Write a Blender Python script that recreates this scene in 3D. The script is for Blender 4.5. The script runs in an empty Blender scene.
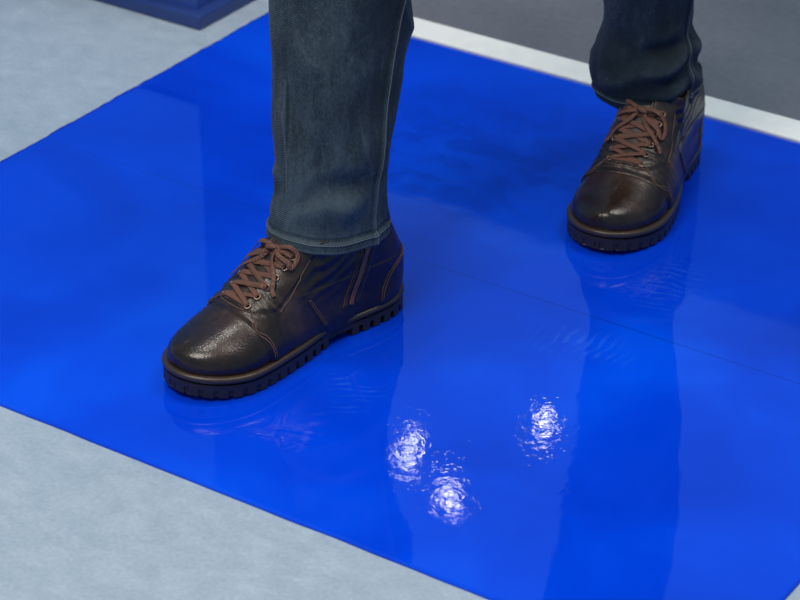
import bpy, bmesh, math
from mathutils import Vector, Matrix, noise
from mathutils.bvhtree import BVHTree

scene = bpy.context.scene
scene.view_settings.view_transform = 'Standard'
COL = scene.collection

# ------------------------------------------------------------------ helpers
def smooth_interp(t, pts):
    n = len(pts)
    if t <= pts[0][0]: return pts[0][1]
    if t >= pts[-1][0]: return pts[-1][1]
    for i in range(n - 1):
        if t <= pts[i + 1][0]:
            x0, y0 = pts[i]; x1, y1 = pts[i + 1]
            s = (t - x0) / (x1 - x0)
            def slope(k):
                if k == 0: return (pts[1][1] - pts[0][1]) / (pts[1][0] - pts[0][0])
                if k == n - 1: return (pts[-1][1] - pts[-2][1]) / (pts[-1][0] - pts[-2][0])
                return (pts[k + 1][1] - pts[k - 1][1]) / (pts[k + 1][0] - pts[k - 1][0])
            m0 = slope(i) * (x1 - x0); m1 = slope(i + 1) * (x1 - x0)
            return ((2*s**3 - 3*s**2 + 1) * y0 + (s**3 - 2*s**2 + s) * m0 +
                    (-2*s**3 + 3*s**2) * y1 + (s**3 - s**2) * m1)

def sstep(a, b, x):
    t = max(0.0, min(1.0, (x - a) / (b - a)))
    return t * t * (3 - 2 * t)

def new_obj(name, verts, faces, mat=None, parent=None, smooth=True, label=None):
    me = bpy.data.meshes.new(name)
    me.from_pydata([tuple(v) for v in verts], [], faces)
    me.update()
    bm = bmesh.new(); bm.from_mesh(me)
    bmesh.ops.recalc_face_normals(bm, faces=bm.faces[:])
    bm.to_mesh(me); bm.free()
    if smooth:
        me.polygons.foreach_set('use_smooth', [True] * len(me.polygons))
    ob = bpy.data.objects.new(name, me)
    COL.objects.link(ob)
    if mat: me.materials.append(mat)
    if parent: ob.parent = parent
    if label: ob['label'] = label
    return ob

def box_data(x0, x1, y0, y1, z0, z1):
    v = [(x0,y0,z0),(x1,y0,z0),(x1,y1,z0),(x0,y1,z0),(x0,y0,z1),(x1,y0,z1),(x1,y1,z1),(x0,y1,z1)]
    f = [(0,3,2,1),(4,5,6,7),(0,1,5,4),(1,2,6,5),(2,3,7,6),(3,0,4,7)]
    return v, f

def tube(pts, nors, rw, rt, n=8, closed=False, V=None, F=None):
    if V is None: V = []
    if F is None: F = []
    base = len(V); m = len(pts)
    for i, p in enumerate(pts):
        a = pts[(i - 1) % m] if (closed or i > 0) else pts[0]
        b = pts[(i + 1) % m] if (closed or i < m - 1) else pts[-1]
        t = (b - a)
        if t.length < 1e-9: t = Vector((1, 0, 0))
        t.normalize()
        nn = nors[i] - t * nors[i].dot(t)
        if nn.length < 1e-6: nn = t.orthogonal()
        nn.normalize()
        s = t.cross(nn)
        for k in range(n):
            an = 2 * math.pi * k / n
            V.append(p + s * (math.cos(an) * rw) + nn * (math.sin(an) * rt))
    rng = m if closed else m - 1
    for i in range(rng):
        j = (i + 1) % m
        for k in range(n):
            l = (k + 1) % n
            F.append((base + i*n + k, base + i*n + l, base + j*n + l, base + j*n + k))
    if not closed:
        F.append(tuple(base + k for k in range(n))[::-1])
        F.append(tuple(base + (m-1)*n + k for k in range(n)))
    return V, F

def spline(pts, sub=8, closed=False):
    out = []
    m = len(pts)
    rng = m if closed else m - 1
    for i in range(rng):
        if closed:
            p0, p1, p2, p3 = pts[(i-1) % m], pts[i], pts[(i+1) % m], pts[(i+2) % m]
        else:
            p0 = pts[max(0, i-1)]; p1 = pts[i]; p2 = pts[i+1]; p3 = pts[min(m-1, i+2)]
        for k in range(sub):
            t = k / sub
            out.append(0.5 * ((2*p1) + (p2-p0)*t + (2*p0-5*p1+4*p2-p3)*t*t + (3*p1-p0-3*p2+p3)*t**3))
    if not closed: out.append(pts[-1].copy())
    return out

# ------------------------------------------------------------------ materials
class NT:
    def __init__(self, name):
        self.mat = bpy.data.materials.new(name)
        self.mat.use_nodes = True
        self.nt = self.mat.node_tree
        self.b = self.nt.nodes['Principled BSDF']
        self.tc = self.nt.nodes.new('ShaderNodeTexCoord')
    def n(self, t): return self.nt.nodes.new(t)
    def l(self, a, b): self.nt.links.new(a, b)
    def val(self, sock, v):
        if hasattr(v, 'is_linked'): self.l(v, sock)
        else: sock.default_value = v
    def math(self, op, a, b=0.0, clamp=False):
        nd = self.nt.nodes.new('ShaderNodeMath'); nd.operation = op; nd.use_clamp = clamp
        self.val(nd.inputs[0], a); self.val(nd.inputs[1], b)
        return nd.outputs[0]
    def noise(self, scale, detail=3, rough=0.5, vec=None, dist=0.0):
        nd = self.n('ShaderNodeTexNoise'); nd.inputs['Scale'].default_value = scale
        nd.inputs['Detail'].default_value = detail; nd.inputs['Roughness'].default_value = rough
        nd.inputs['Distortion'].default_value = dist
        self.l(vec if vec else self.tc.outputs['Object'], nd.inputs['Vector'])
        return nd.outputs['Fac']
    def mapping(self, scale=(1,1,1), rot=(0,0,0), loc=(0,0,0)):
        nd = self.n('ShaderNodeMapping')
        nd.inputs['Scale'].default_value = scale; nd.inputs['Rotation'].default_value = rot
        nd.inputs['Location'].default_value = loc
        self.l(self.tc.outputs['Object'], nd.inputs['Vector'])
        return nd.outputs[0]
    def ramp(self, fac, stops):
        nd = self.n('ShaderNodeValToRGB')
        el = nd.color_ramp.elements
        while len(el) < len(stops): el.new(0.5)
        for e, (p, c) in zip(el, stops):
            e.position = p; e.color = (*c, 1) if len(c) == 3 else c
        self.l(fac, nd.inputs[0]); return nd.outputs[0]
    def maprange(self, v, a, b, c, d):
        nd = self.n('ShaderNodeMapRange'); nd.interpolation_type = 'SMOOTHSTEP'
        self.l(v, nd.inputs[0])
        for i, q in zip((1, 2, 3, 4), (a, b, c, d)): nd.inputs[i].default_value = q
        return nd.outputs[0]
    def mix(self, fac, a, b, mode='MIX'):
        nd = self.n('ShaderNodeMix'); nd.data_type = 'RGBA'; nd.blend_type = mode
        self.val(nd.inputs[0], fac)
        for s, v in ((nd.inputs[6], a), (nd.inputs[7], b)):
            if isinstance(v, tuple): s.default_value = (*v, 1)
            else: self.l(v, s)
        return nd.outputs[2]
    def bump(self, h, strength, dist=0.001, prev=None):
        nd = self.n('ShaderNodeBump'); nd.inputs['Strength'].default_value = strength
        nd.inputs['Distance'].default_value = dist
        self.l(h, nd.inputs['Height'])
        if prev: self.l(prev, nd.inputs['Normal'])
        return nd.outputs[0]
    def spot(self, px, py, rot, r0, r1, aspect=1.0):
        mp = self.n('ShaderNodeMapping'); mp.vector_type = 'TEXTURE'
        mp.inputs['Location'].default_value = (px, py, 0); mp.inputs['Rotation'].default_value = (0, 0, rot)
        self.l(self.tc.outputs['Object'], mp.inputs['Vector'])
        mp2 = self.n('ShaderNodeMapping'); mp2.inputs['Scale'].default_value = (1.0, aspect, 1.0)
        self.l(mp.outputs[0], mp2.inputs['Vector'])
        ln = self.n('ShaderNodeVectorMath'); ln.operation = 'LENGTH'; self.l(mp2.outputs[0], ln.inputs[0])
        return self.maprange(ln.outputs['Value'], r0, r1, 1, 0), mp.outputs[0]

def simple(name, col, rough=0.5, metal=0.0, nscale=80, nb=0.2, var=0.25, dist=0.001, spec=0.5):
    m = NT(name)
    f = m.noise(nscale, 4)
    c = m.mix(f, tuple(x*(1-var) for x in col), tuple(min(1, x*(1+var)) for x in col))
    m.l(c, m.b.inputs['Base Color'])
    m.b.inputs['Roughness'].default_value = rough; m.b.inputs['Metallic'].default_value = metal
    m.b.inputs['Specular IOR Level'].default_value = spec
    m.l(m.bump(f, nb, dist), m.b.inputs['Normal'])
    return m.mat

def mat_leather():
    m = NT('brown_leather')
    big = m.noise(18, 4, 0.6)
    scuff = m.noise(120, 3, 0.6)
    vo = m.n('ShaderNodeTexVoronoi'); vo.inputs['Scale'].default_value = 400
    m.l(m.tc.outputs['Object'], vo.inputs['Vector'])
    f = m.math('ADD', m.math('MULTIPLY', big, 0.82), m.math('MULTIPLY', scuff, 0.18))
    c = m.ramp(f, [(0.36, (0.013, 0.0066, 0.0042)), (0.52, (0.026, 0.0132, 0.0082)), (0.68, (0.062, 0.032, 0.019))])
    m.l(c, m.b.inputs['Base Color'])
    sx = m.n('ShaderNodeSeparateXYZ'); m.l(m.tc.outputs['Object'], sx.inputs[0])
    toe = m.maprange(sx.outputs[0], 0.22, 0.26, 0.0, 0.10)
    m.l(m.math('SUBTRACT', m.maprange(big, 0.3, 0.7, 0.33, 0.40), toe), m.b.inputs['Roughness'])
    m.b.inputs['Specular IOR Level'].default_value = 0.45
    b1 = m.bump(vo.outputs['Distance'], 0.30, 0.0005)
    b2 = m.bump(m.noise(80, 4, 0.55), 0.14, 0.0008, b1)
    m.l(b2, m.b.inputs['Normal'])
    return m.mat
M_LEATHER = mat_leather()
M_SOLE = simple('dark_brown_rubber', (0.024, 0.0160, 0.012), 0.45, nscale=120, nb=0.2)
M_WELT = simple('brown_welt', (0.044, 0.0255, 0.017), 0.38, nscale=160, nb=0.2)
M_TONGUE = simple('tongue_leather', (0.026, 0.014, 0.009), 0.45, nscale=150, nb=0.3)
M_THREAD = simple('brown_thread', (0.12, 0.060, 0.038), 0.7, nscale=900, nb=0.4)
M_EYELET = simple('antique_brass', (0.22, 0.15, 0.10), 0.35, metal=0.8, nscale=200, nb=0.05)
M_ZIP = simple('rust_brown_zipper', (0.17, 0.060, 0.036), 0.5, nscale=700, nb=0.6)

def mat_lace():
    m = NT('woven_lace')
    w = m.n('ShaderNodeTexWave'); w.inputs['Scale'].default_value = 400; w.bands_direction = 'DIAGONAL'
    w.inputs['Distortion'].default_value = 2
    m.l(m.tc.outputs['Object'], w.inputs['Vector'])
    c = m.mix(w.outputs['Fac'], (0.070, 0.025, 0.014), (0.170, 0.062, 0.034))
    m.l(c, m.b.inputs['Base Color']); m.b.inputs['Roughness'].default_value = 0.65
    m.l(m.bump(w.outputs['Fac'], 0.5, 0.0008), m.b.inputs['Normal'])
    return m.mat
M_LACE = mat_lace()

def mat_denim():
    m = NT('washed_dark_denim')
    w = m.n('ShaderNodeTexWave'); w.inputs['Scale'].default_value = 220; w.bands_direction = 'DIAGONAL'
    w.inputs['Distortion'].default_value = 2.0; w.inputs['Detail'].default_value = 2
    m.l(m.tc.outputs['Object'], w.inputs['Vector'])
    slub = m.noise(340, 4, 0.8, vec=m.mapping(scale=(1, 1, 0.6)))
    streak = m.noise(120, 4, 0.65, vec=m.mapping(scale=(1, 1, 0.10)))
    cloud = m.noise(6.5, 3, 0.5)
    geo = m.n('ShaderNodeNewGeometry')
    pt = m.maprange(geo.outputs['Pointiness'], 0.485, 0.53, 0, 1)
    f = m.math('ADD', m.math('MULTIPLY', cloud, 0.60), m.math('MULTIPLY', streak, 0.10))
    f = m.math('ADD', f, m.math('MULTIPLY', pt, 0.15))  # raised folds lightened in colour, painting in their highlights
    f = m.math('ADD', f, m.math('MULTIPLY', slub, 0.40))
    c = m.ramp(f, [(0.46, (0.007, 0.013, 0.021)), (0.60, (0.021, 0.035, 0.048)), (0.79, (0.095, 0.128, 0.152))])
    c2 = m.mix(m.math('MULTIPLY', w.outputs['Fac'], 0.50), c, (0.004, 0.009, 0.016))
    m.l(c2, m.b.inputs['Base Color']); m.b.inputs['Roughness'].default_value = 0.85
    m.b.inputs['Specular IOR Level'].default_value = 0.2
    m.b.inputs['Sheen Weight'].default_value = 0.06
    b1 = m.bump(w.outputs['Fac'], 0.6, 0.0010)
    b2 = m.bump(slub, 0.5, 0.0012, b1)
    m.l(b2, m.b.inputs['Normal'])
    return m.mat
M_DENIM = mat_denim()
M_STITCH = simple('denim_thread', (0.11, 0.12, 0.12), 0.8, nscale=900, nb=0.4)

def mat_lino():
    m = NT('pale_blue_linoleum')
    a = m.noise(20, 6, 0.72, vec=m.mapping(scale=(1, 1.5, 1), rot=(0, 0, 0.5)), dist=0.3)
    b = m.noise(200, 4, 0.6); c0 = m.noise(2.5, 2)
    f = m.math('ADD', m.math('MULTIPLY', a, 0.48), m.math('MULTIPLY', b, 0.38))
    f = m.math('ADD', f, m.math('MULTIPLY', c0, 0.14))
    c = m.ramp(f, [(0.38, (0.290, 0.355, 0.415)), (0.52, (0.355, 0.420, 0.480)), (0.66, (0.43, 0.490, 0.545))])
    m.l(c, m.b.inputs['Base Color'])
    m.l(m.maprange(a, 0.3, 0.7, 0.42, 0.52), m.b.inputs['Roughness'])
    m.l(m.bump(b, 0.08, 0.001), m.b.inputs['Normal'])
    return m.mat
M_LINO = mat_lino()

def mat_grey():
    m = NT('dark_grey_flooring')
    a = m.noise(5, 5, 0.6); b = m.noise(90, 3)
    f = m.math('ADD', m.math('MULTIPLY', a, 0.6), m.math('MULTIPLY', b, 0.4))
    c = m.ramp(f, [(0.35, (0.110, 0.114, 0.132)), (0.65, (0.160, 0.163, 0.180))])
    m.l(c, m.b.inputs['Base Color']); m.b.inputs['Roughness'].default_value = 0.55
    m.l(m.bump(b, 0.1, 0.001), m.b.inputs['Normal'])
    return m.mat
M_GREY = mat_grey()

E1 = Vector((0.830, -0.557, 0)).normalized()
E2 = Vector((0.557, 0.830, 0)).normalized()
ANG = math.atan2(E1.y, E1.x)
def frame(ob):
    ob.rotation_euler = (0, 0, ANG)
    return ob
def to_ab(x, y):
    v = Vector((x, y, 0)); return v.dot(E1), v.dot(E2)
A0, A1, B0, B1, BS = -2.005, -0.766, 1.643, 2.692, 2.158
def pr(x, y, r, rot, sc):
    a, b = to_ab(x, y); return (a, b, r, rot - ANG, sc)
PRINTS = [pr(0.20, 2.39, 0.085, -0.6, 26), pr(0.315, 2.52, 0.085, 1.2, 26), pr(-0.05, 2.30, 0.07, 1.5, 28)]

def mat_film():
    m = NT('glossy_blue_film')
    broad = m.noise(4.0, 3, 0.5, dist=0.4)
    smudge_cloud = m.noise(13, 5, 0.65, vec=m.mapping(scale=(1, 1.6, 1), rot=(0, 0, 0.4)), dist=1.0)
    c = m.ramp(broad, [(0.30, (0.000, 0.036, 0.54)), (0.52, (0.000, 0.050, 0.66)), (0.70, (0.000, 0.074, 0.78))])  # broad tones put cloudy reflections into the base blue
    tot = None
    for (px, py, r, rot, sc) in PRINTS:
        msk, vec = m.spot(px, py, rot, r*0.35, r, 1.7)
        wv = m.n('ShaderNodeTexWave'); wv.inputs['Scale'].default_value = sc; wv.inputs['Distortion'].default_value = 6.0
        wv.inputs['Detail'].default_value = 2; wv.inputs['Detail Scale'].default_value = 1.0
        m.l(vec, wv.inputs['Vector'])
        v = m.math('MULTIPLY', msk, m.maprange(wv.outputs['Fac'], 0.5, 0.9, 0, 1))
        v = m.math('MULTIPLY', v, m.maprange(smudge_cloud, 0.42, 0.6, 0.0, 1.0))
        tot = v if tot is None else m.math('MAXIMUM', tot, v)
    c = m.mix(m.math('MULTIPLY', tot, 0.08), c, (0.10, 0.35, 0.85))
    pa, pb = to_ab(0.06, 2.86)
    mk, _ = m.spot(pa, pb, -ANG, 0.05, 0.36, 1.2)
    c = m.mix(m.math('MULTIPLY', m.math('MULTIPLY', mk, m.maprange(smudge_cloud, 0.44, 0.60, 0, 1)), 0.42), c, (0.0, 0.022, 0.38))  # darker patches paint part of the cloudy reflection into the film colour
    sx = m.n('ShaderNodeSeparateXYZ'); m.l(m.tc.outputs['Object'], sx.inputs[0])
    dd = m.math('ABSOLUTE', m.math('SUBTRACT', sx.outputs[1], BS))
    seam = m.maprange(dd, 0.0005, 0.0016, 1, 0)
    c = m.mix(m.math('MULTIPLY', seam, m.maprange(sx.outputs[0], -1.7, -1.2, 0.26, 0.45)), c, (0.0, 0.015, 0.22))
    m.l(c, m.b.inputs['Base Color'])
    ro = m.math('ADD', m.maprange(smudge_cloud, 0.42, 0.70, 0.012, 0.045), m.math('MULTIPLY', tot, 0.06))
    m.l(ro, m.b.inputs['Roughness'])
    m.b.inputs['IOR'].default_value = 1.50
    b1 = m.bump(m.noise(9, 2, 0.4), 0.05, 0.004)
    # crinkled area where the film has lifted slightly
    ca, cb = to_ab(0.075, 2.17)
    ck, _ = m.spot(ca, cb, -ANG, 0.10, 0.24)
    rip = m.noise(62, 3, 0.55, dist=1.2)
    amp = m.math('ADD', m.math('MULTIPLY', ck, 0.34), 0.07)
    b3 = m.bump(m.math('MULTIPLY', rip, amp), 0.20, 0.0010, b1)
    m.l(b3, m.b.inputs['Normal'])
    return m.mat

def structure(ob): ob['kind'] = 'structure'; return ob

v, f = box_data(-5, 3.5, -2.0, 2.694, -0.05, 0.0)
structure(frame(new_obj('floor', v, f, M_LINO, smooth=False, label='pale blue-grey marbled linoleum floor')))
v, f = box_data(-5, 3.5, 2.748, 7.0, -0.05, 0.0)
structure(frame(new_obj('floor.001', v, f, M_GREY, smooth=False, label='dark grey hard floor beyond the threshold strip')))

M_WHITE = simple('white_threshold', (0.86, 0.85, 0.79), 0.4, nscale=40, nb=0.1, var=0.10)
v, f = box_data(-2.05, 3.5, 2.6945, 2.7475, -0.05, 0.005)
tr = structure(frame(new_obj('trim_1', v, f, M_WHITE, smooth=False, label='off-white threshold strip between the two floors')))
bv = tr.modifiers.new('b', 'BEVEL'); bv.width = 0.002; bv.segments = 2

M_NAVY = simple('blue_wall_panel', (0.026, 0.066, 0.29), 0.45, nscale=12, nb=0.05, var=0.2)
M_NAVY2 = simple('blue_skirting', (0.020, 0.044, 0.18), 0.4, nscale=12, nb=0.05, var=0.2)
v, f = box_data(-4.9, -2.066, 2.562, 2.96, 0, 2.5)
structure(frame(new_obj('wall_left', v, f, M_NAVY, smooth=False, label='blue painted wall end beside the doorway')))
v, f = box_data(-4.9, -2.0486, 2.545, 2.97, 0, 0.022)
bb = structure(frame(new_obj('baseboard_left', v, f, M_NAVY2, smooth=False, label='dark blue baseboard along the wall end')))
bv = bb.modifiers.new('b', 'BEVEL'); bv.width = 0.004; bv.segments = 2
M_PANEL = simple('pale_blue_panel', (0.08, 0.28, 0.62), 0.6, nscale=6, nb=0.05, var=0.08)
v, f = box_data(-4.9, -2.068, 2.556, 2.5615, 0.13, 2.45)  # unseen panel added so the wall front reflects lighter in the mat
structure(frame(new_obj('reflection_panel', v, f, M_PANEL, smooth=False, label='added pale blue panel, out of view, brightening the mat reflection')))
M_WALL = simple('grey_blue_wall', (0.14, 0.34, 0.62), 0.8, nscale=5, nb=0.05, var=0.05)
v, f = box_data(-5, 3.5, 5.9, 6.0, 0, 2.3)
structure(frame(new_obj('wall_back', v, f, M_WALL, smooth=False, label='light grey-blue partition wall')))

# ------------------------------------------------------------------ sticky mat
M_FILM = mat_film()
nx, ny = 248, 210
V = []; F = []
for j in range(ny + 1):
    b = B0 + (B1 - B0) * j / ny
    for i in range(nx + 1):
        a = A0 + (A1 - A0) * i / nx
        z = 0.0026 + 0.0004 * noise.noise(Vector((a*4, b*4, 0)))
        z += 0.0020 * max(0, noise.noise(Vector((a*11, b*11, 7)))) * math.exp(-(a - A0) / 0.010)
        aa, bb_ = a, b
        if i == 0: aa += 0.0035 * noise.noise(Vector((0, b*18, 0))) + 0.0015 * noise.noise(Vector((0, b*70, 0)))
        if j == 0: bb_ += 0.0014 * noise.noise(Vector((a*14, 0, 5)))
        V.append((aa, bb_, z))
W = nx + 1
for j in range(ny):
    for i in range(nx):
        F.append((j*W+i, j*W+i+1, (j+1)*W+i+1, (j+1)*W+i))
rim = [i for i in range(W)] + [j*W+nx for j in range(1, ny+1)] + [ny*W+i for i in range(nx-1, -1, -1)] + [j*W for j in range(ny-1, 0, -1)]
base = len(V)
for r in rim: V.append((V[r][0], V[r][1], 0.0001))
for k in range(len(rim)):
    l = (k+1) % len(rim)
    F.append((rim[k], base+k, base+l, rim[l]))
mat_ob = frame(new_obj('sticky_mat', V, F, M_FILM))
mat_ob['label'] = 'glossy bright blue adhesive film mat laid on pale linoleum'
mat_ob['category'] = 'floor mat'
MATZ = 0.0030

# ------------------------------------------------------------------ boot
XF = [(0.018,.3065),(0.031,.3095),(0.040,.3085),(0.047,.303),(0.0530,.292),(0.0580,.277),(0.0625,.260),(0.0690,.243),
      (0.0775,.229),(0.087,.214),(0.0985,.197),(0.112,.180),(0.126,.164),(0.142,.149),(0.160,.140)]
XB = [(0.018,.012),(0.035,.006),(0.055,.005),(0.08,.011),(0.11,.023),(0.14,.031),(0.160,.036)]
ZT = sorted([(x, z) for z, x in XF if z >= 0.031])
MED = [(0,.024),(.02,.031),(.05,.034),(.10,.034),(.14,.037),(.18,.044),(.22,.051),(.25,.0535),(.28,.052),(.31,.048)]
LAT = [(0,.024),(.02,.031),(.05,.035),(.10,.038),(.14,.043),(.18,.049),(.22,.053),(.25,.0525),(.28,.049),(.31,.045)]
ZCUT = 0.134
def ztop(x):
    if x < .141: return 0.26
    if x < .144: return .160 + (0.144 - x) / .003 * .08
    return smooth_interp(x, ZT)
def halfw(x, z, side):
    fw = smooth_interp(x, MED if side > 0 else LAT)
    fw += 0.0025 * math.exp(-((z - 0.038) / 0.013) ** 2) - 0.001
    sw = 0.0400
    k = sstep(0.035, 0.105, z) * (1 - sstep(0.10, 0.19, x))
    w = fw * (1 - k) + sw * k
    xb = smooth_interp(z, XB)
    t = min(1, max(0, (x - xb) / 0.042)); w *= (max(0, 1 - (1 - t) ** 2)) ** 0.5
    t = min(1, max(0, (0.3098 - x) / 0.070)); w *= (max(0, 1 - (1 - t) ** 2.25)) ** (1 / 2.15)
    zt = ztop(x); q = min(1, max(0, (z - 0.018) / (zt - 0.018)))
    g = (max(0, 1 - q ** 3.2)) ** 0.5
    return w * g
def spring(x): return 0.006 * max(0, (x - 0.225) / 0.085) ** 2

def xquarter(z): return 0.168 - 0.55 * (0.078 - z)
def detail(x, y, z, side):
    h = 0.0
    zt = smooth_interp(z, XF)
    xc = 0.236 - 0.18 * max(0, 0.062 - z) - 3.0 * y * y
    h += 0.0028 * (1 - sstep(xc - 0.0012, xc + 0.0012, x))
    h -= 0.0013 * math.exp(-((x - xc - 0.0022) / 0.0012) ** 2)
    if z > 0.070:
        d = x - (zt - 0.030)
        fac = sstep(-0.0015, 0.0015, d) * sstep(0.073, 0.077, z)
        h += 0.0020 * fac
        h -= 0.0036 * (1 - sstep(0.0085, 0.0120, abs(y))) * sstep(0.077, 0.081, z) * sstep(-0.01, 0.0, d)
    if z < 0.080:
        xq = xquarter(z)
        h += 0.0010 * (1 - sstep(xq - 0.0012, xq + 0.0012, x))
    rc = math.hypot(x / 0.062, (z - 0.02) / 0.058)
    h += 0.0009 * (1 - sstep(0.95, 1.05, rc))
    cr = math.exp(-((x - 0.206) / 0.020) ** 2) * sstep(0.04, 0.065, z) * sstep(0.012, 0.02, abs(y))
    h -= 0.0018 * cr * (0.5 + 0.5 * math.sin(x * 620 - z * 200 + 3.5 * noise.noise(Vector((x*50, y*50, z*50)))))
    an = math.exp(-((x - 0.13) / 0.045) ** 2) * math.exp(-((z - 0.096) / 0.025) ** 2)
    h -= 0.0018 * an * (0.5 + 0.5 * math.sin(z * 420 + x * 160 + 3 * noise.noise(Vector((x*35, y*35, z*35)))))
    h += 0.0012 * noise.noise(Vector((x*28, y*28 + side * 3, z*28)))
    return h

def build_upper():
    zs = []
    z = 0.018
    while z < ZCUT:
        zs.append(z)
        z += 0.0008 if 0.044 < z < 0.086 else 0.0014
    N = 320
    V = []; F = []
    for z in zs:
        xb = smooth_interp(z, XB); xf = smooth_interp(z, XF)
        xc = (xb + xf) / 2; hx = (xf - xb) / 2
        for k in range(N):
            th = 2 * math.pi * k / N
            x = xc + hx * math.cos(th); s = 1 if math.sin(th) >= 0 else -1
            V.append(Vector((x, s * halfw(x, z, s), z)))
    for j in range(len(zs) - 1):
        for k in range(N):
            l = (k + 1) % N
            F.append((j*N+k, j*N+l, (j+1)*N+l, (j+1)*N+k))
    me = bpy.data.meshes.new('tmp'); me.from_pydata(V, [], F)
    bm = bmesh.new(); bm.from_mesh(me)
    bmesh.ops.recalc_face_normals(bm, faces=bm.faces[:])
    for _ in range(3):
        bmesh.ops.smooth_vert(bm, verts=[v for v in bm.verts if not v.is_boundary], factor=0.5, use_axis_x=True, use_axis_y=True, use_axis_z=True)
    bm.normal_update()
    c = sum(((f.calc_center_median() - Vector((.12, 0, .08))).dot(f.normal) for f in bm.faces))
    sg = 1 if c > 0 else -1
    disp = []
    for v in bm.verts:
        s = 1 if v.co.y >= 0 else -1
        disp.append(v.co + v.normal * sg * detail(v.co.x, v.co.y, v.co.z, s))
    for v, p in zip(bm.verts, disp): v.co = p
    bmesh.ops.smooth_vert(bm, verts=[v for v in bm.verts if not v.is_boundary], factor=0.25, use_axis_x=True, use_axis_y=True, use_axis_z=True)
    for v in bm.verts: v.co.z += spring(v.co.x)
    bm.normal_update()
    tree = BVHTree.FromBMesh(bm)
    V = [v.co.copy() for v in bm.verts]
    F = [tuple(v.index for v in f.verts) for f in bm.faces]
    bm.free()
    return V, F, tree, sg
UV, UF, TREE, SG = build_upper()

def snap(p, off):
    loc, nor, i, d = TREE.find_nearest(p)
    nor = nor * SG
    return loc + nor * off, nor
def side_pt(x, z, side, off=0.0):
    return snap(Vector((x, side * (halfw(x, z, side) + 0.006), z + spring(x))), off)
def path_on(pts_xz, side, off, sub=8):
    P = [Vector((x, 0, z)) for x, z in pts_xz]
    P = spline(P, sub)
    o = [side_pt(p.x, p.z, side, off) for p in P]
    return [a for a, b in o], [b for a, b in o]

def sole_outline(off, n=300):
    pts = []
    for k in range(1200):
        th = 2 * math.pi * k / 1200
        xb, xf = 0.006, 0.3096
        x = (xb + xf)/2 + (xf - xb)/2 * math.cos(th); s = 1 if math.sin(th) >= 0 else -1
        w = smooth_interp(x, MED if s > 0 else LAT)
        w -= 0.004 * math.exp(-((x - 0.125) / 0.03) ** 2)
        t = min(1, max(0, (x - xb) / 0.042)); w *= max(0, 1 - (1 - t) ** 2) ** 0.5
        t = min(1, max(0, (xf + .0002 - x) / 0.070)); w *= max(0, 1 - (1 - t) ** 2.25) ** (1/2.15)
        pts.append(Vector((x, s * w)))
    L = [0]
    for i in range(len(pts)): L.append(L[-1] + (pts[(i+1) % len(pts)] - pts[i]).length)
    out = []; j = 0
    for k in range(n):
        d = L[-1] * k / n
        while L[j+1] < d: j += 1
        t = (d - L[j]) / max(1e-9, L[j+1] - L[j])
        out.append(pts[j].lerp(pts[(j+1) % len(pts)], t))
    for _ in range(4):
        out = [(out[i-1] + out[i]*2 + out[(i+1) % n]) / 4 for i in range(n)]
    res = []
    for i in range(n):
        t = (out[(i+1) % n] - out[i-1]).normalized()
        res.append(out[i] + Vector((t.y, -t.x)) * off)
    return res

SZ = 0.90
def loft(levels):
    V = []; F = []; n = len(levels[0][0])
    for pts, z in levels:
        for i, p in enumerate(pts):
            zz = z(i, p) if callable(z) else z
            V.append(Vector((p.x, p.y, zz*SZ + spring(p.x))))
    for j in range(len(levels) - 1):
        for k in range(n):
            l = (k+1) % n
            F.append((j*n+k, j*n+l, (j+1)*n+l, (j+1)*n+k))
    for base in (0, (len(levels)-1)*n):
        for k in range(0, n//2):
            q = [base+k, base+k+1, base+(n-k-1) % n, base+(n-k) % n]
            q2 = []
            for t in q:
                if t not in q2: q2.append(t)
            if len(q2) >= 3: F.append(tuple(q2))
    return V, F

def build_welt():
    lv = [(sole_outline(o), z) for o, z in [(.0030,.0186),(.0054,.0190),(.0061,.0200),(.0062,.0222),(.0058,.0242),(.0046,.0256),(.0032,.0260),(-.002,.0262)]]
    return loft(lv)
def build_outsole():
    n = 900
    o_full = sole_outline(.0050, n); o_in = sole_outline(-.0004, n); o_sh = sole_outline(.0036, n)
    o_mid = sole_outline(.0024, n)
    per = 19
    def lug(i):
        ph = (i % per) / per
        return sstep(0.0, 0.06, ph) * (1 - sstep(0.68, 0.74, ph))
    def rear(x): return 1 - sstep(0.150, 0.195, x)
    def archf(x): return sstep(0.098, 0.101, x) * (1 - sstep(0.126, 0.132, x))
    low = []
    for i in range(n):
        g = lug(i); x = o_full[i].x
        gap = o_in[i].lerp(o_sh[i], 1 - rear(x))
        low.append(gap.lerp(o_full[i], g * (1 - archf(x) * .6)))
    zl = lambda i, p: 0.0050 * archf(p.x) + 0.0012 * (1 - lug(i)) * (1 - archf(p.x))
    lv = [(low, zl), (low, lambda i, p: 0.0092), (o_full, 0.0098), (o_full, 0.0162), (o_mid, 0.0170), (o_mid, 0.0190)]
    return loft(lv)

XE = [.227, .215, .203, .192, .181, .170]
def eyelet_pos(i, s):
    x = XE[i]; y = 0.0190 + 0.0014 * i
    p = Vector((x, s * y, ztop(x) + spring(x) + 0.002))
    return snap(p, 0.0006)

def ring_mesh(r=0.0033, t=0.0011):
    V = []; F = []; n = 18; m = 8
    for i in range(n):
        a = 2*math.pi*i/n
        for k in range(m):
            b = 2*math.pi*k/m
            rr = r + t*math.cos(b)
            V.append(Vector((rr*math.cos(a), rr*math.sin(a), t*math.sin(b))))
    for i in range(n):
        for k in range(m):
            F.append((i*m+k, ((i+1) % n)*m+k, ((i+1) % n)*m+(k+1) % m, i*m+(k+1) % m))
    return V, F

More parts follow.
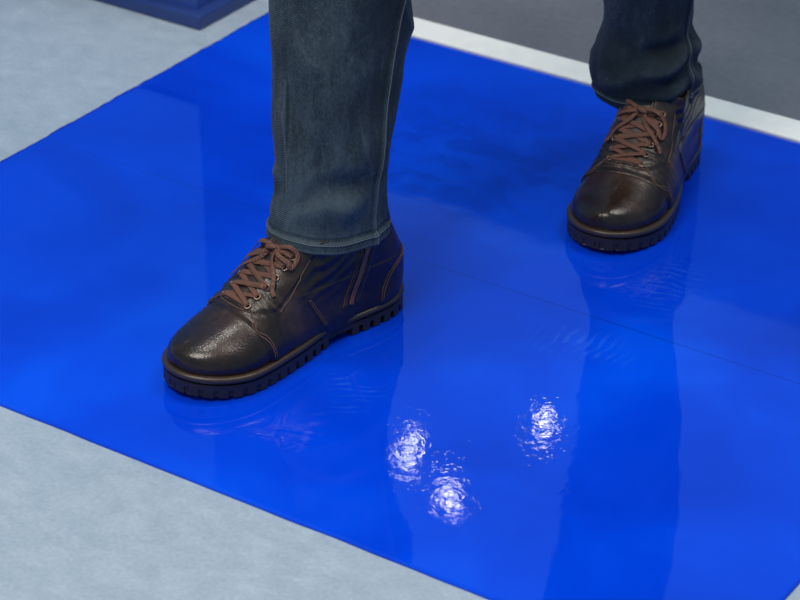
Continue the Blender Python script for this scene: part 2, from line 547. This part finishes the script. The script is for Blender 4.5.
LW, LT = 0.0031, 0.0006
def build_laces():
    V = []; F = []
    def seg(a, b, lift, na, nb):
        pts = []; nn = []
        for k in range(13):
            t = k / 12
            p = a.lerp(b, t); nm = na.lerp(nb, t).normalized()
            q, _ = snap(p, 0.0012)
            base = q if (q - p).dot(nm) > 0 else p
            arch = math.sin(math.pi * t)
            pts.append(p.lerp(base, 0.6) + nm * (0.0010 + arch * (0.0008 + lift)))
            nn.append(nm)
        tube(pts, nn, LW, LT, 8, V=V, F=F)
    E = [[eyelet_pos(i, s) for s in (-1, 1)] for i in range(6)]
    seg(E[0][0][0], E[0][1][0], 0.0005, E[0][0][1], E[0][1][1])
    for i in range(5):
        for s in (0, 1):
            a, na = E[i][s]; b, nb = E[i+1][1-s]
            seg(a, b, 0.0014 * ((s + i) % 2) + 0.0002, na, nb)
    K, nk = snap(Vector((0.173, 0.0, ztop(0.173) + 0.004)), 0.0050)
    for s in (0, 1):
        a, na = E[5][s]
        seg(a, K, 0.001, na, nk)
    kp = spline([K + Vector((0.004, -0.006, 0)), K + nk*0.004, K + Vector((-0.004, 0.006, 0)), K - nk*0.003], 6, True)
    tube(kp, [nk]*len(kp), 0.0033, 0.0019, 8, closed=True, V=V, F=F)
    def drape(seq):
        cps = []
        for x, y, o in seq:
            q, nq = snap(Vector((x, y, ztop(x) + 0.004 if x > .150 else 0.15)), 0.0)
            cps.append((q + nq * o, nq))
        pts = spline([c[0] for c in cps], 7)
        nn = spline([c[1] for c in cps], 7)
        fixed = []
        for p, q in zip(pts, nn):
            loc, nor = snap(p, 0.0)
            if (p - loc).dot(nor) < 0.0022: p = loc + nor * 0.0022
            fixed.append(p)
        tube(fixed, [x.normalized() for x in nn], LW*0.85, LT, 8, V=V, F=F)
    drape([(.173, .002, .005), (.177, .014, .007), (.178, .027, .005), (.179, .036, .003), (.172, .038, .0028), (.167, .030, .0035), (.167, .017, .007), (.171, .004, .005)])
    drape([(.173, -.002, .005), (.181, -.012, .006), (.188, -.024, .0045), (.194, -.034, .003), (.186, -.039, .0028), (.177, -.032, .0035), (.173, -.017, .007), (.171, -.004, .006)])
    drape([(.174, .003, .005), (.184, .012, .005), (.194, .023, .004), (.202, .033, .003), (.206, .040, .0025)])
    drape([(.174, -.003, .005), (.185, -.010, .005), (.196, -.021, .004), (.204, -.032, .003), (.210, -.040, .0025)])
    return V, F

def stitch_lines():
    out = []
    for s in (1, -1):
        for pts in ([(.201,.075),(.182,.087),(.164,.102),(.151,.113)],
                    [(.060,.032),(.056,.049),(.040,.068),(.012,.076)], [(.0575,.032),(.0535,.047),(.038,.0655),(.011,.0735)],
                    [(xquarter(z)-.0025, z) for z in (.072,.062,.048,.034)], [(xquarter(z)-.0052, z) for z in (.072,.062,.048,.034)]):
            P, Nn = path_on(pts, s, 0.0004, 14)
            out.append(tube(P, Nn, 0.0007, 0.0005, 5))
    for dx in (-0.0022, -0.0050):
        P = []; Nn = []
        for k in range(81):
            u = -1 + 2 * k / 80
            if abs(u) < 0.55:
                y = u / 0.55 * 0.030
                x = 0.236 - 3.0*y*y + dx
                p, q = snap(Vector((x, y, ztop(x) + spring(x) + 0.004)), 0.0005)
            else:
                t = (abs(u) - 0.55) / 0.45
                sd = 1 if u > 0 else -1
                z = 0.058 - t * 0.026
                w = halfw(0.22, z, sd)
                y = sd * (0.030 + (w - 0.030) * min(1, t * 2.5))
                x = 0.236 - 0.18*max(0, 0.062 - z) - 3.0*y*y + dx
                p, q = snap(Vector((x, sd * (abs(y) + 0.004), z + 0.004*(1-t))), 0.0005)
            P.append(p); Nn.append(q)
        for _ in range(2):
            P = [P[0]] + [(P[i-1] + P[i]*2 + P[i+1]) / 4 for i in range(1, len(P)-1)] + [P[-1]]
        P = [snap(p, 0.0005)[0] for p in P]
        out.append(tube(P, Nn, 0.0007, 0.0005, 5))
    return out
ZP = [(.076,.124),(.080,.108),(.086,.088),(.094,.066),(.102,.044)]
def build_zip():
    V = []; F = []
    P, Nn = path_on(ZP, 1, 0.0010, 10)
    tube(P, Nn, 0.0040, 0.0011, 8, V=V, F=F)
    return V, F
def build_pipes():
    out = []
    for dx in (-0.0078, 0.0078):
        P, Nn = path_on([(x+dx, z) for x, z in ZP], 1, 0.0006, 10)
        out.append(tube(P, Nn, 0.0026, 0.0015, 8))
    return out
def zip_stitches():
    out = []
    for dx in (-0.0115, 0.0115):
        P, Nn = path_on([(x+dx, z) for x, z in ZP], 1, 0.0004, 10)
        out.append(tube(P, Nn, 0.0007, 0.0005, 5))
    return out
def build_tongue():
    V = []; F = []
    xs = [.230,.218,.206,.195,.185,.176,.168,.162,.158]
    for i, x in enumerate(xs):
        z0 = ztop(x) + spring(x)
        for k in range(9):
            y = -0.013 + 0.026 * k / 8
            q, nq = snap(Vector((x, y, z0)), 0.0009 - 0.0006*abs(y)/.013)
            V.append(q)
    for i in range(len(xs)-1):
        for k in range(8):
            F.append((i*9+k, i*9+k+1, (i+1)*9+k+1, (i+1)*9+k))
    return V, F

PARTS = {'welt': build_welt(), 'outsole': build_outsole(), 'lace': build_laces(), 'zip': build_zip(), 'tongue': build_tongue(), 'ring': ring_mesh()}
STL = stitch_lines() + zip_stitches(); PIP = build_pipes()

person = bpy.data.objects.new('person', None)
COL.objects.link(person)
person.location = (0.12, 2.66, 0)
person['label'] = 'person in dark jeans and brown boots stepping across the mat'
person['category'] = 'person'
PL = Vector(person.location)

DZ = 0.0030
def place_boot(heel, heading, mirror, lab, sc):
    my = -1 if mirror else 1
    def tv(vs, dz=DZ): return [Vector((p.x, p.y * my, p.z - dz)) * sc for p in vs]
    boot = new_obj('boot', tv(UV), UF, M_LEATHER, person, label=lab)
    sd = boot.modifiers.new('thick', 'SOLIDIFY'); sd.thickness = 0.0022; sd.offset = -1
    boot.location = Vector((heel[0], heel[1], MATZ + 0.0006)) - PL
    boot.rotation_euler = (0, 0, math.atan2(heading[1], heading[0]))
    for nm, key, mt, lb in (('welt', 'welt', M_WELT, 'brown welt rim'), ('outsole', 'outsole', M_SOLE, 'lugged dark rubber outsole'),
                        ('shoelace', 'lace', M_LACE, 'rust-brown flat shoelace tied in a bow'),
                        ('zipper', 'zip', M_ZIP, 'rust-brown side zipper'), ('tongue', 'tongue', M_TONGUE, None)):
        o = new_obj(nm, tv(PARTS[key][0], 0 if key in ('welt', 'outsole') else DZ), PARTS[key][1], mt, boot, label=lb)
        if nm == 'outsole':
            o.data.polygons.foreach_set('use_smooth', [False]*len(o.data.polygons))
        if nm == 'tongue':
            t = o.modifiers.new('s', 'SOLIDIFY'); t.thickness = 0.002; t.offset = 0
    for VV, FF in STL: new_obj('seam_stitching', tv(VV), FF, M_THREAD, boot, label='brown seam stitching')
    for VV, FF in PIP: new_obj('zipper_piping', tv(VV), FF, M_LEATHER, boot)
    first = None
    for i in range(6):
        for s in (-1, 1):
            p, nr = eyelet_pos(i, s)
            p = Vector((p.x, p.y*my, p.z - DZ)); nr = Vector((nr.x, nr.y*my, nr.z))
            if first is None:
                o = new_obj('eyelet', tv(PARTS['ring'][0], 0), PARTS['ring'][1], M_EYELET, boot, label='small brass eyelet'); first = o
            else:
                o = first.copy(); COL.objects.link(o); o.parent = boot
            o.location = (p + nr*0.0003) * sc
            o.rotation_euler = nr.to_track_quat('Z', 'Y').to_euler()
    return boot

H1 = (-0.003, 2.506); D1 = (-0.742, -0.670)
H2 = (0.361, 2.897); D2 = (-0.385, -0.923)
place_boot(H1, D1, False, 'dark brown leather lace-up boot with side zipper, stepping ahead', 1.038)
place_boot(H2, D2, True, 'dark brown leather lace-up boot trailing behind near the threshold', 1.035)

# ------------------------------------------------------------------ jeans
def leg(path, radii, ang, wr, seed, seam_ang, hem_tilt):
    px = [(z, p[0]) for z, p in path]; py = [(z, p[1]) for z, p in path]
    ra = [(z, r[0]) for z, r in radii]; rb = [(z, r[1]) for z, r in radii]
    z0 = path[0][0]
    zs = []; z = z0
    while z < 0.90:
        zs.append(z); z += 0.0020 if z < 0.48 else 0.012
    N = 240; V = []; F = []
    ca, sa = math.cos(ang), math.sin(ang)
    for j, z in enumerate(zs):
        cx, cy = smooth_interp(z, px), smooth_interp(z, py)
        A, B = smooth_interp(z, ra), smooth_interp(z, rb)
        hf = 0.35 + 0.65 * sstep(z0, z0 + 0.03, z)
        for k in range(N):
            th = 2*math.pi*k/N
            c, s = math.cos(th), math.sin(th)
            e = 2.15
            rad = (abs(c)**e + abs(s)**e) ** (-1/e)
            d = wr(z, th, seed) * hf
            d += 0.0022 * (1 - sstep(z0+0.0130, z0+0.0145, z))
            d -= 0.0012 * math.exp(-((z - z0 - 0.0155)/0.0012)**2)
            ds = (th - seam_ang + math.pi) % (2*math.pi) - math.pi
            q = ds*0.065
            d += 0.0022 * sstep(-0.0065, -0.0050, q) * (1 - sstep(0.0005, 0.0020, q))
            d -= 0.0010 * math.exp(-((q - 0.003)/0.0012)**2)
            lx = (A*rad + d) * c; ly = (B*rad + d) * s
            zz = z + (hem_tilt * c + 0.003*nz(c*1.5, s*1.5, seed)) * (1 - sstep(z0, z0+0.10, z))
            V.append(Vector((cx + lx*ca - ly*sa, cy + lx*sa + ly*ca, zz)))
    for j in range(len(zs)-1):
        for k in range(N):
            l = (k+1) % N
            F.append((j*N+k, j*N+l, (j+1)*N+l, (j+1)*N+k))
    return V, F, N, zs

def nz(x, y, z): return noise.noise(Vector((x, y, z)))
def fold(ph): return (1 - abs(math.sin(ph*0.5)))**1.3*1.7 - 0.5
def rfold(ph): return 0.5 + 0.5*math.cos(ph)

def wr_near(z, th, sd):
    c, s = math.cos(th), math.sin(th)
    env = math.exp(-((z - 0.190) / 0.034) ** 2)
    ph = z*115 + 2.4*math.sin(th + 2.4) + 2.2*nz(c*1.3+sd, s*1.3, z*5)
    d = 0.0090 * env * (rfold(ph) - 0.35) * max(0, 0.40 + 1.8*nz(c*1.4, s*1.4+sd, 4 + z*5))
    env2 = sstep(0.15, 0.24, z)
    d += 0.0065 * env2 * nz(c*1.3 + sd, s*1.3, z*6)
    d += 0.0042 * env2 * (rfold(th*5 + 2.5*nz(c, s, z*3) + z*6) - 0.5) * max(0, 0.5 + 1.2*nz(c*1.5, s*1.5, z*4+3))
    u = th*1.2 + z*16
    d += 0.0042 * env2 * fold(u*2.2 + 2.5*nz(c+sd, s, z*4)) * max(0, 0.3 + 1.6*nz(c*1.1+3, s*1.1, z*6))
    d += 0.0034 * nz(c*2.6, s*2.6 + sd, z*16)
    d += 0.0006 * nz(c*7, s*7 + sd, z*50)
    return d
def wr_far(z, th, sd):
    c, s = math.cos(th), math.sin(th)
    env = math.exp(-((z - 0.170) / 0.036) ** 2)
    ph = z*150 + 2.6*math.sin(th + 2.6) + 4.5*nz(c*1.0+sd, s*1.0, z*5)
    d = 0.0130 * env * (rfold(ph) - 0.30) * max(0.1, 0.65 + 1.6*nz(c*1.1, s*1.1+sd, z*7))
    d += 0.0070 * nz(c*1.5, s*1.5 + sd, z*10)
    d += 0.0036 * nz(c*2.6, s*2.6 + sd, z*26)
    d += 0.0006 * nz(c*7, s*7 + sd, z*60)
    return d

a1 = math.atan2(D1[1], D1[0]); a2 = math.atan2(D2[1], D2[0])
V1, F1, N1, Z1 = leg([(0.120, (-0.079, 2.441)), (0.20, (-0.074, 2.450)), (0.37, (-0.0625, 2.490)), (0.50, (-0.050, 2.515)), (0.90, (0.050, 2.665))],
             [(0.120, (0.071, 0.057)), (0.155, (0.067, 0.054)), (0.19, (0.064, 0.055)), (0.28, (0.070, 0.065)), (0.37, (0.076, 0.070)), (0.50, (0.080, 0.076)), (0.90, (0.098, 0.098))],
             a1, wr_near, 1.7, 1.87, 0.008)
V2, F2, N2, Z2 = leg([(0.118, (0.306, 2.812)), (0.155, (0.301, 2.812)), (0.20, (0.303, 2.818)), (0.37, (0.304, 2.79)), (0.50, (0.295, 2.77)), (0.90, (0.220, 2.66))],
             [(0.118, (0.071, 0.060)), (0.138, (0.074, 0.065)), (0.17, (0.073, 0.065)), (0.205, (0.061, 0.055)), (0.28, (0.063, 0.058)), (0.37, (0.074, 0.068)), (0.50, (0.080, 0.076)), (0.90, (0.098, 0.098))],
             a2, wr_far, 9.3, 1.35, 0.002)
V = [p - PL for p in V1]; F = list(F1)
o = len(V); V += [p - PL for p in V2]; F += [tuple(i+o for i in f) for f in F2]
o = len(V); n = 64; lv = [(0.80, .155, .10), (0.86, .175, .118), (0.93, .178, .122), (1.0, .172, .115), (1.05, .165, .105)]
for z, A, B in lv:
    for k in range(n):
        th = 2*math.pi*k/n
        p = Vector((0.135, 2.665, z)) + Vector((0.986, -0.164, 0))*A*math.cos(th) + Vector((0.164, 0.986, 0))*B*math.sin(th)
        V.append(p - PL)
for j in range(len(lv)-1):
    for k in range(n):
        l = (k+1) % n
        F.append((o+j*n+k, o+j*n+l, o+(j+1)*n+l, o+(j+1)*n+k))
F.append(tuple(o+k for k in range(n))[::-1])
F.append(tuple(o+(len(lv)-1)*n+k for k in range(n)))
jeans = new_obj('jeans', V, F, M_DENIM, person, label='faded dark blue-grey denim jeans with creased hems')
sd = jeans.modifiers.new('thick', 'SOLIDIFY'); sd.thickness = 0.0022; sd.offset = -1

for (LV, N, Z, sa_) in ((V1, N1, Z1, 1.87), (V2, N2, Z2, 1.35)):
    def pt(j, k):
        k %= N
        p = LV[j*N + k]; c = sum((LV[j*N + q] for q in range(0, N, 20)), Vector()) / (N/20)
        nn = (p - c); nn.z = 0; nn.normalize()
        return p + nn*0.0004, nn
    ps = [pt(5, k) for k in range(N)]
    VV, FF = tube([p for p, q in ps], [q for p, q in ps], 0.0007, 0.0005, 5, closed=True)
    new_obj('hem_stitching', [p - PL for p in VV], FF, M_STITCH, jeans, label='pale thread hem stitching')
    kk = int(round((sa_ % (2*math.pi)) / (2*math.pi) * N)) - 1
    ps = [pt(j, kk) for j in range(0, len(Z)-36)]
    VV, FF = tube([p for p, q in ps], [q for p, q in ps], 0.0008, 0.0005, 5)
    new_obj('seam_stitching', [p - PL for p in VV], FF, M_STITCH, jeans, label='pale thread side seam stitching')

# ------------------------------------------------------------------ light
w = bpy.data.worlds.new('w'); scene.world = w; w.use_nodes = True
w.node_tree.nodes['Background'].inputs[0].default_value = (0.30, 0.66, 1.0, 1)
w.node_tree.nodes['Background'].inputs[1].default_value = 0.42
def area(loc, target, size, energy, col=(1, 1, 1), sy=None):
    l = bpy.data.lights.new('ceiling_light', 'AREA'); l.energy = energy; l.color = col
    l.shape = 'RECTANGLE'; l.size = size; l.size_y = sy or size
    ob = bpy.data.objects.new('ceiling_light', l); COL.objects.link(ob)
    ob.location = loc
    ob.rotation_euler = (Vector(target) - Vector(loc)).to_track_quat('-Z', 'Y').to_euler()
    return ob
area((-0.9, 1.2, 2.9), (0, 2.4, 0), 1.1, 62, (1.0, 0.92, 0.82))
area((1.2, 2.6, 2.9), (0.2, 2.5, 0), 0.8, 28, (1.0, 0.92, 0.82))
area((-0.4, 2.9, 2.8), (-0.1, 2.5, 0), 0.22, 16, (1.0, 0.95, 0.88))
area((-1.6, 5.0, 2.8), (0, 2.5, 0), 0.9, 22, (1.0, 0.97, 0.94))
# small distant ceiling spots seen as glints in the film
area((0.04, 6.24, 2.7), (0.1, 2.4, 0), 0.03, 0.12, sy=0.08)
area((0.146, 6.03, 2.7), (0.1, 2.4, 0), 0.04, 0.12, sy=0.05)
area((0.425, 6.38, 2.7), (0.4, 2.4, 0), 0.05, 0.15, sy=0.05)
area((0.62, 6.70, 2.6), (0.4, 2.4, 0), 0.03, 0.020, sy=0.08)

# ------------------------------------------------------------------ camera
cam = bpy.data.cameras.new('camera'); cam.sensor_width = 36; cam.lens = 112.5
co = bpy.data.objects.new('camera', cam); COL.objects.link(co)
co.location = (0, 0, 1.44); co.rotation_euler = (math.radians(60), 0, 0)
cam.dof.use_dof = True; cam.dof.focus_distance = 2.75; cam.dof.aperture_fstop = 8
cam.clip_start = 0.05
scene.camera = co
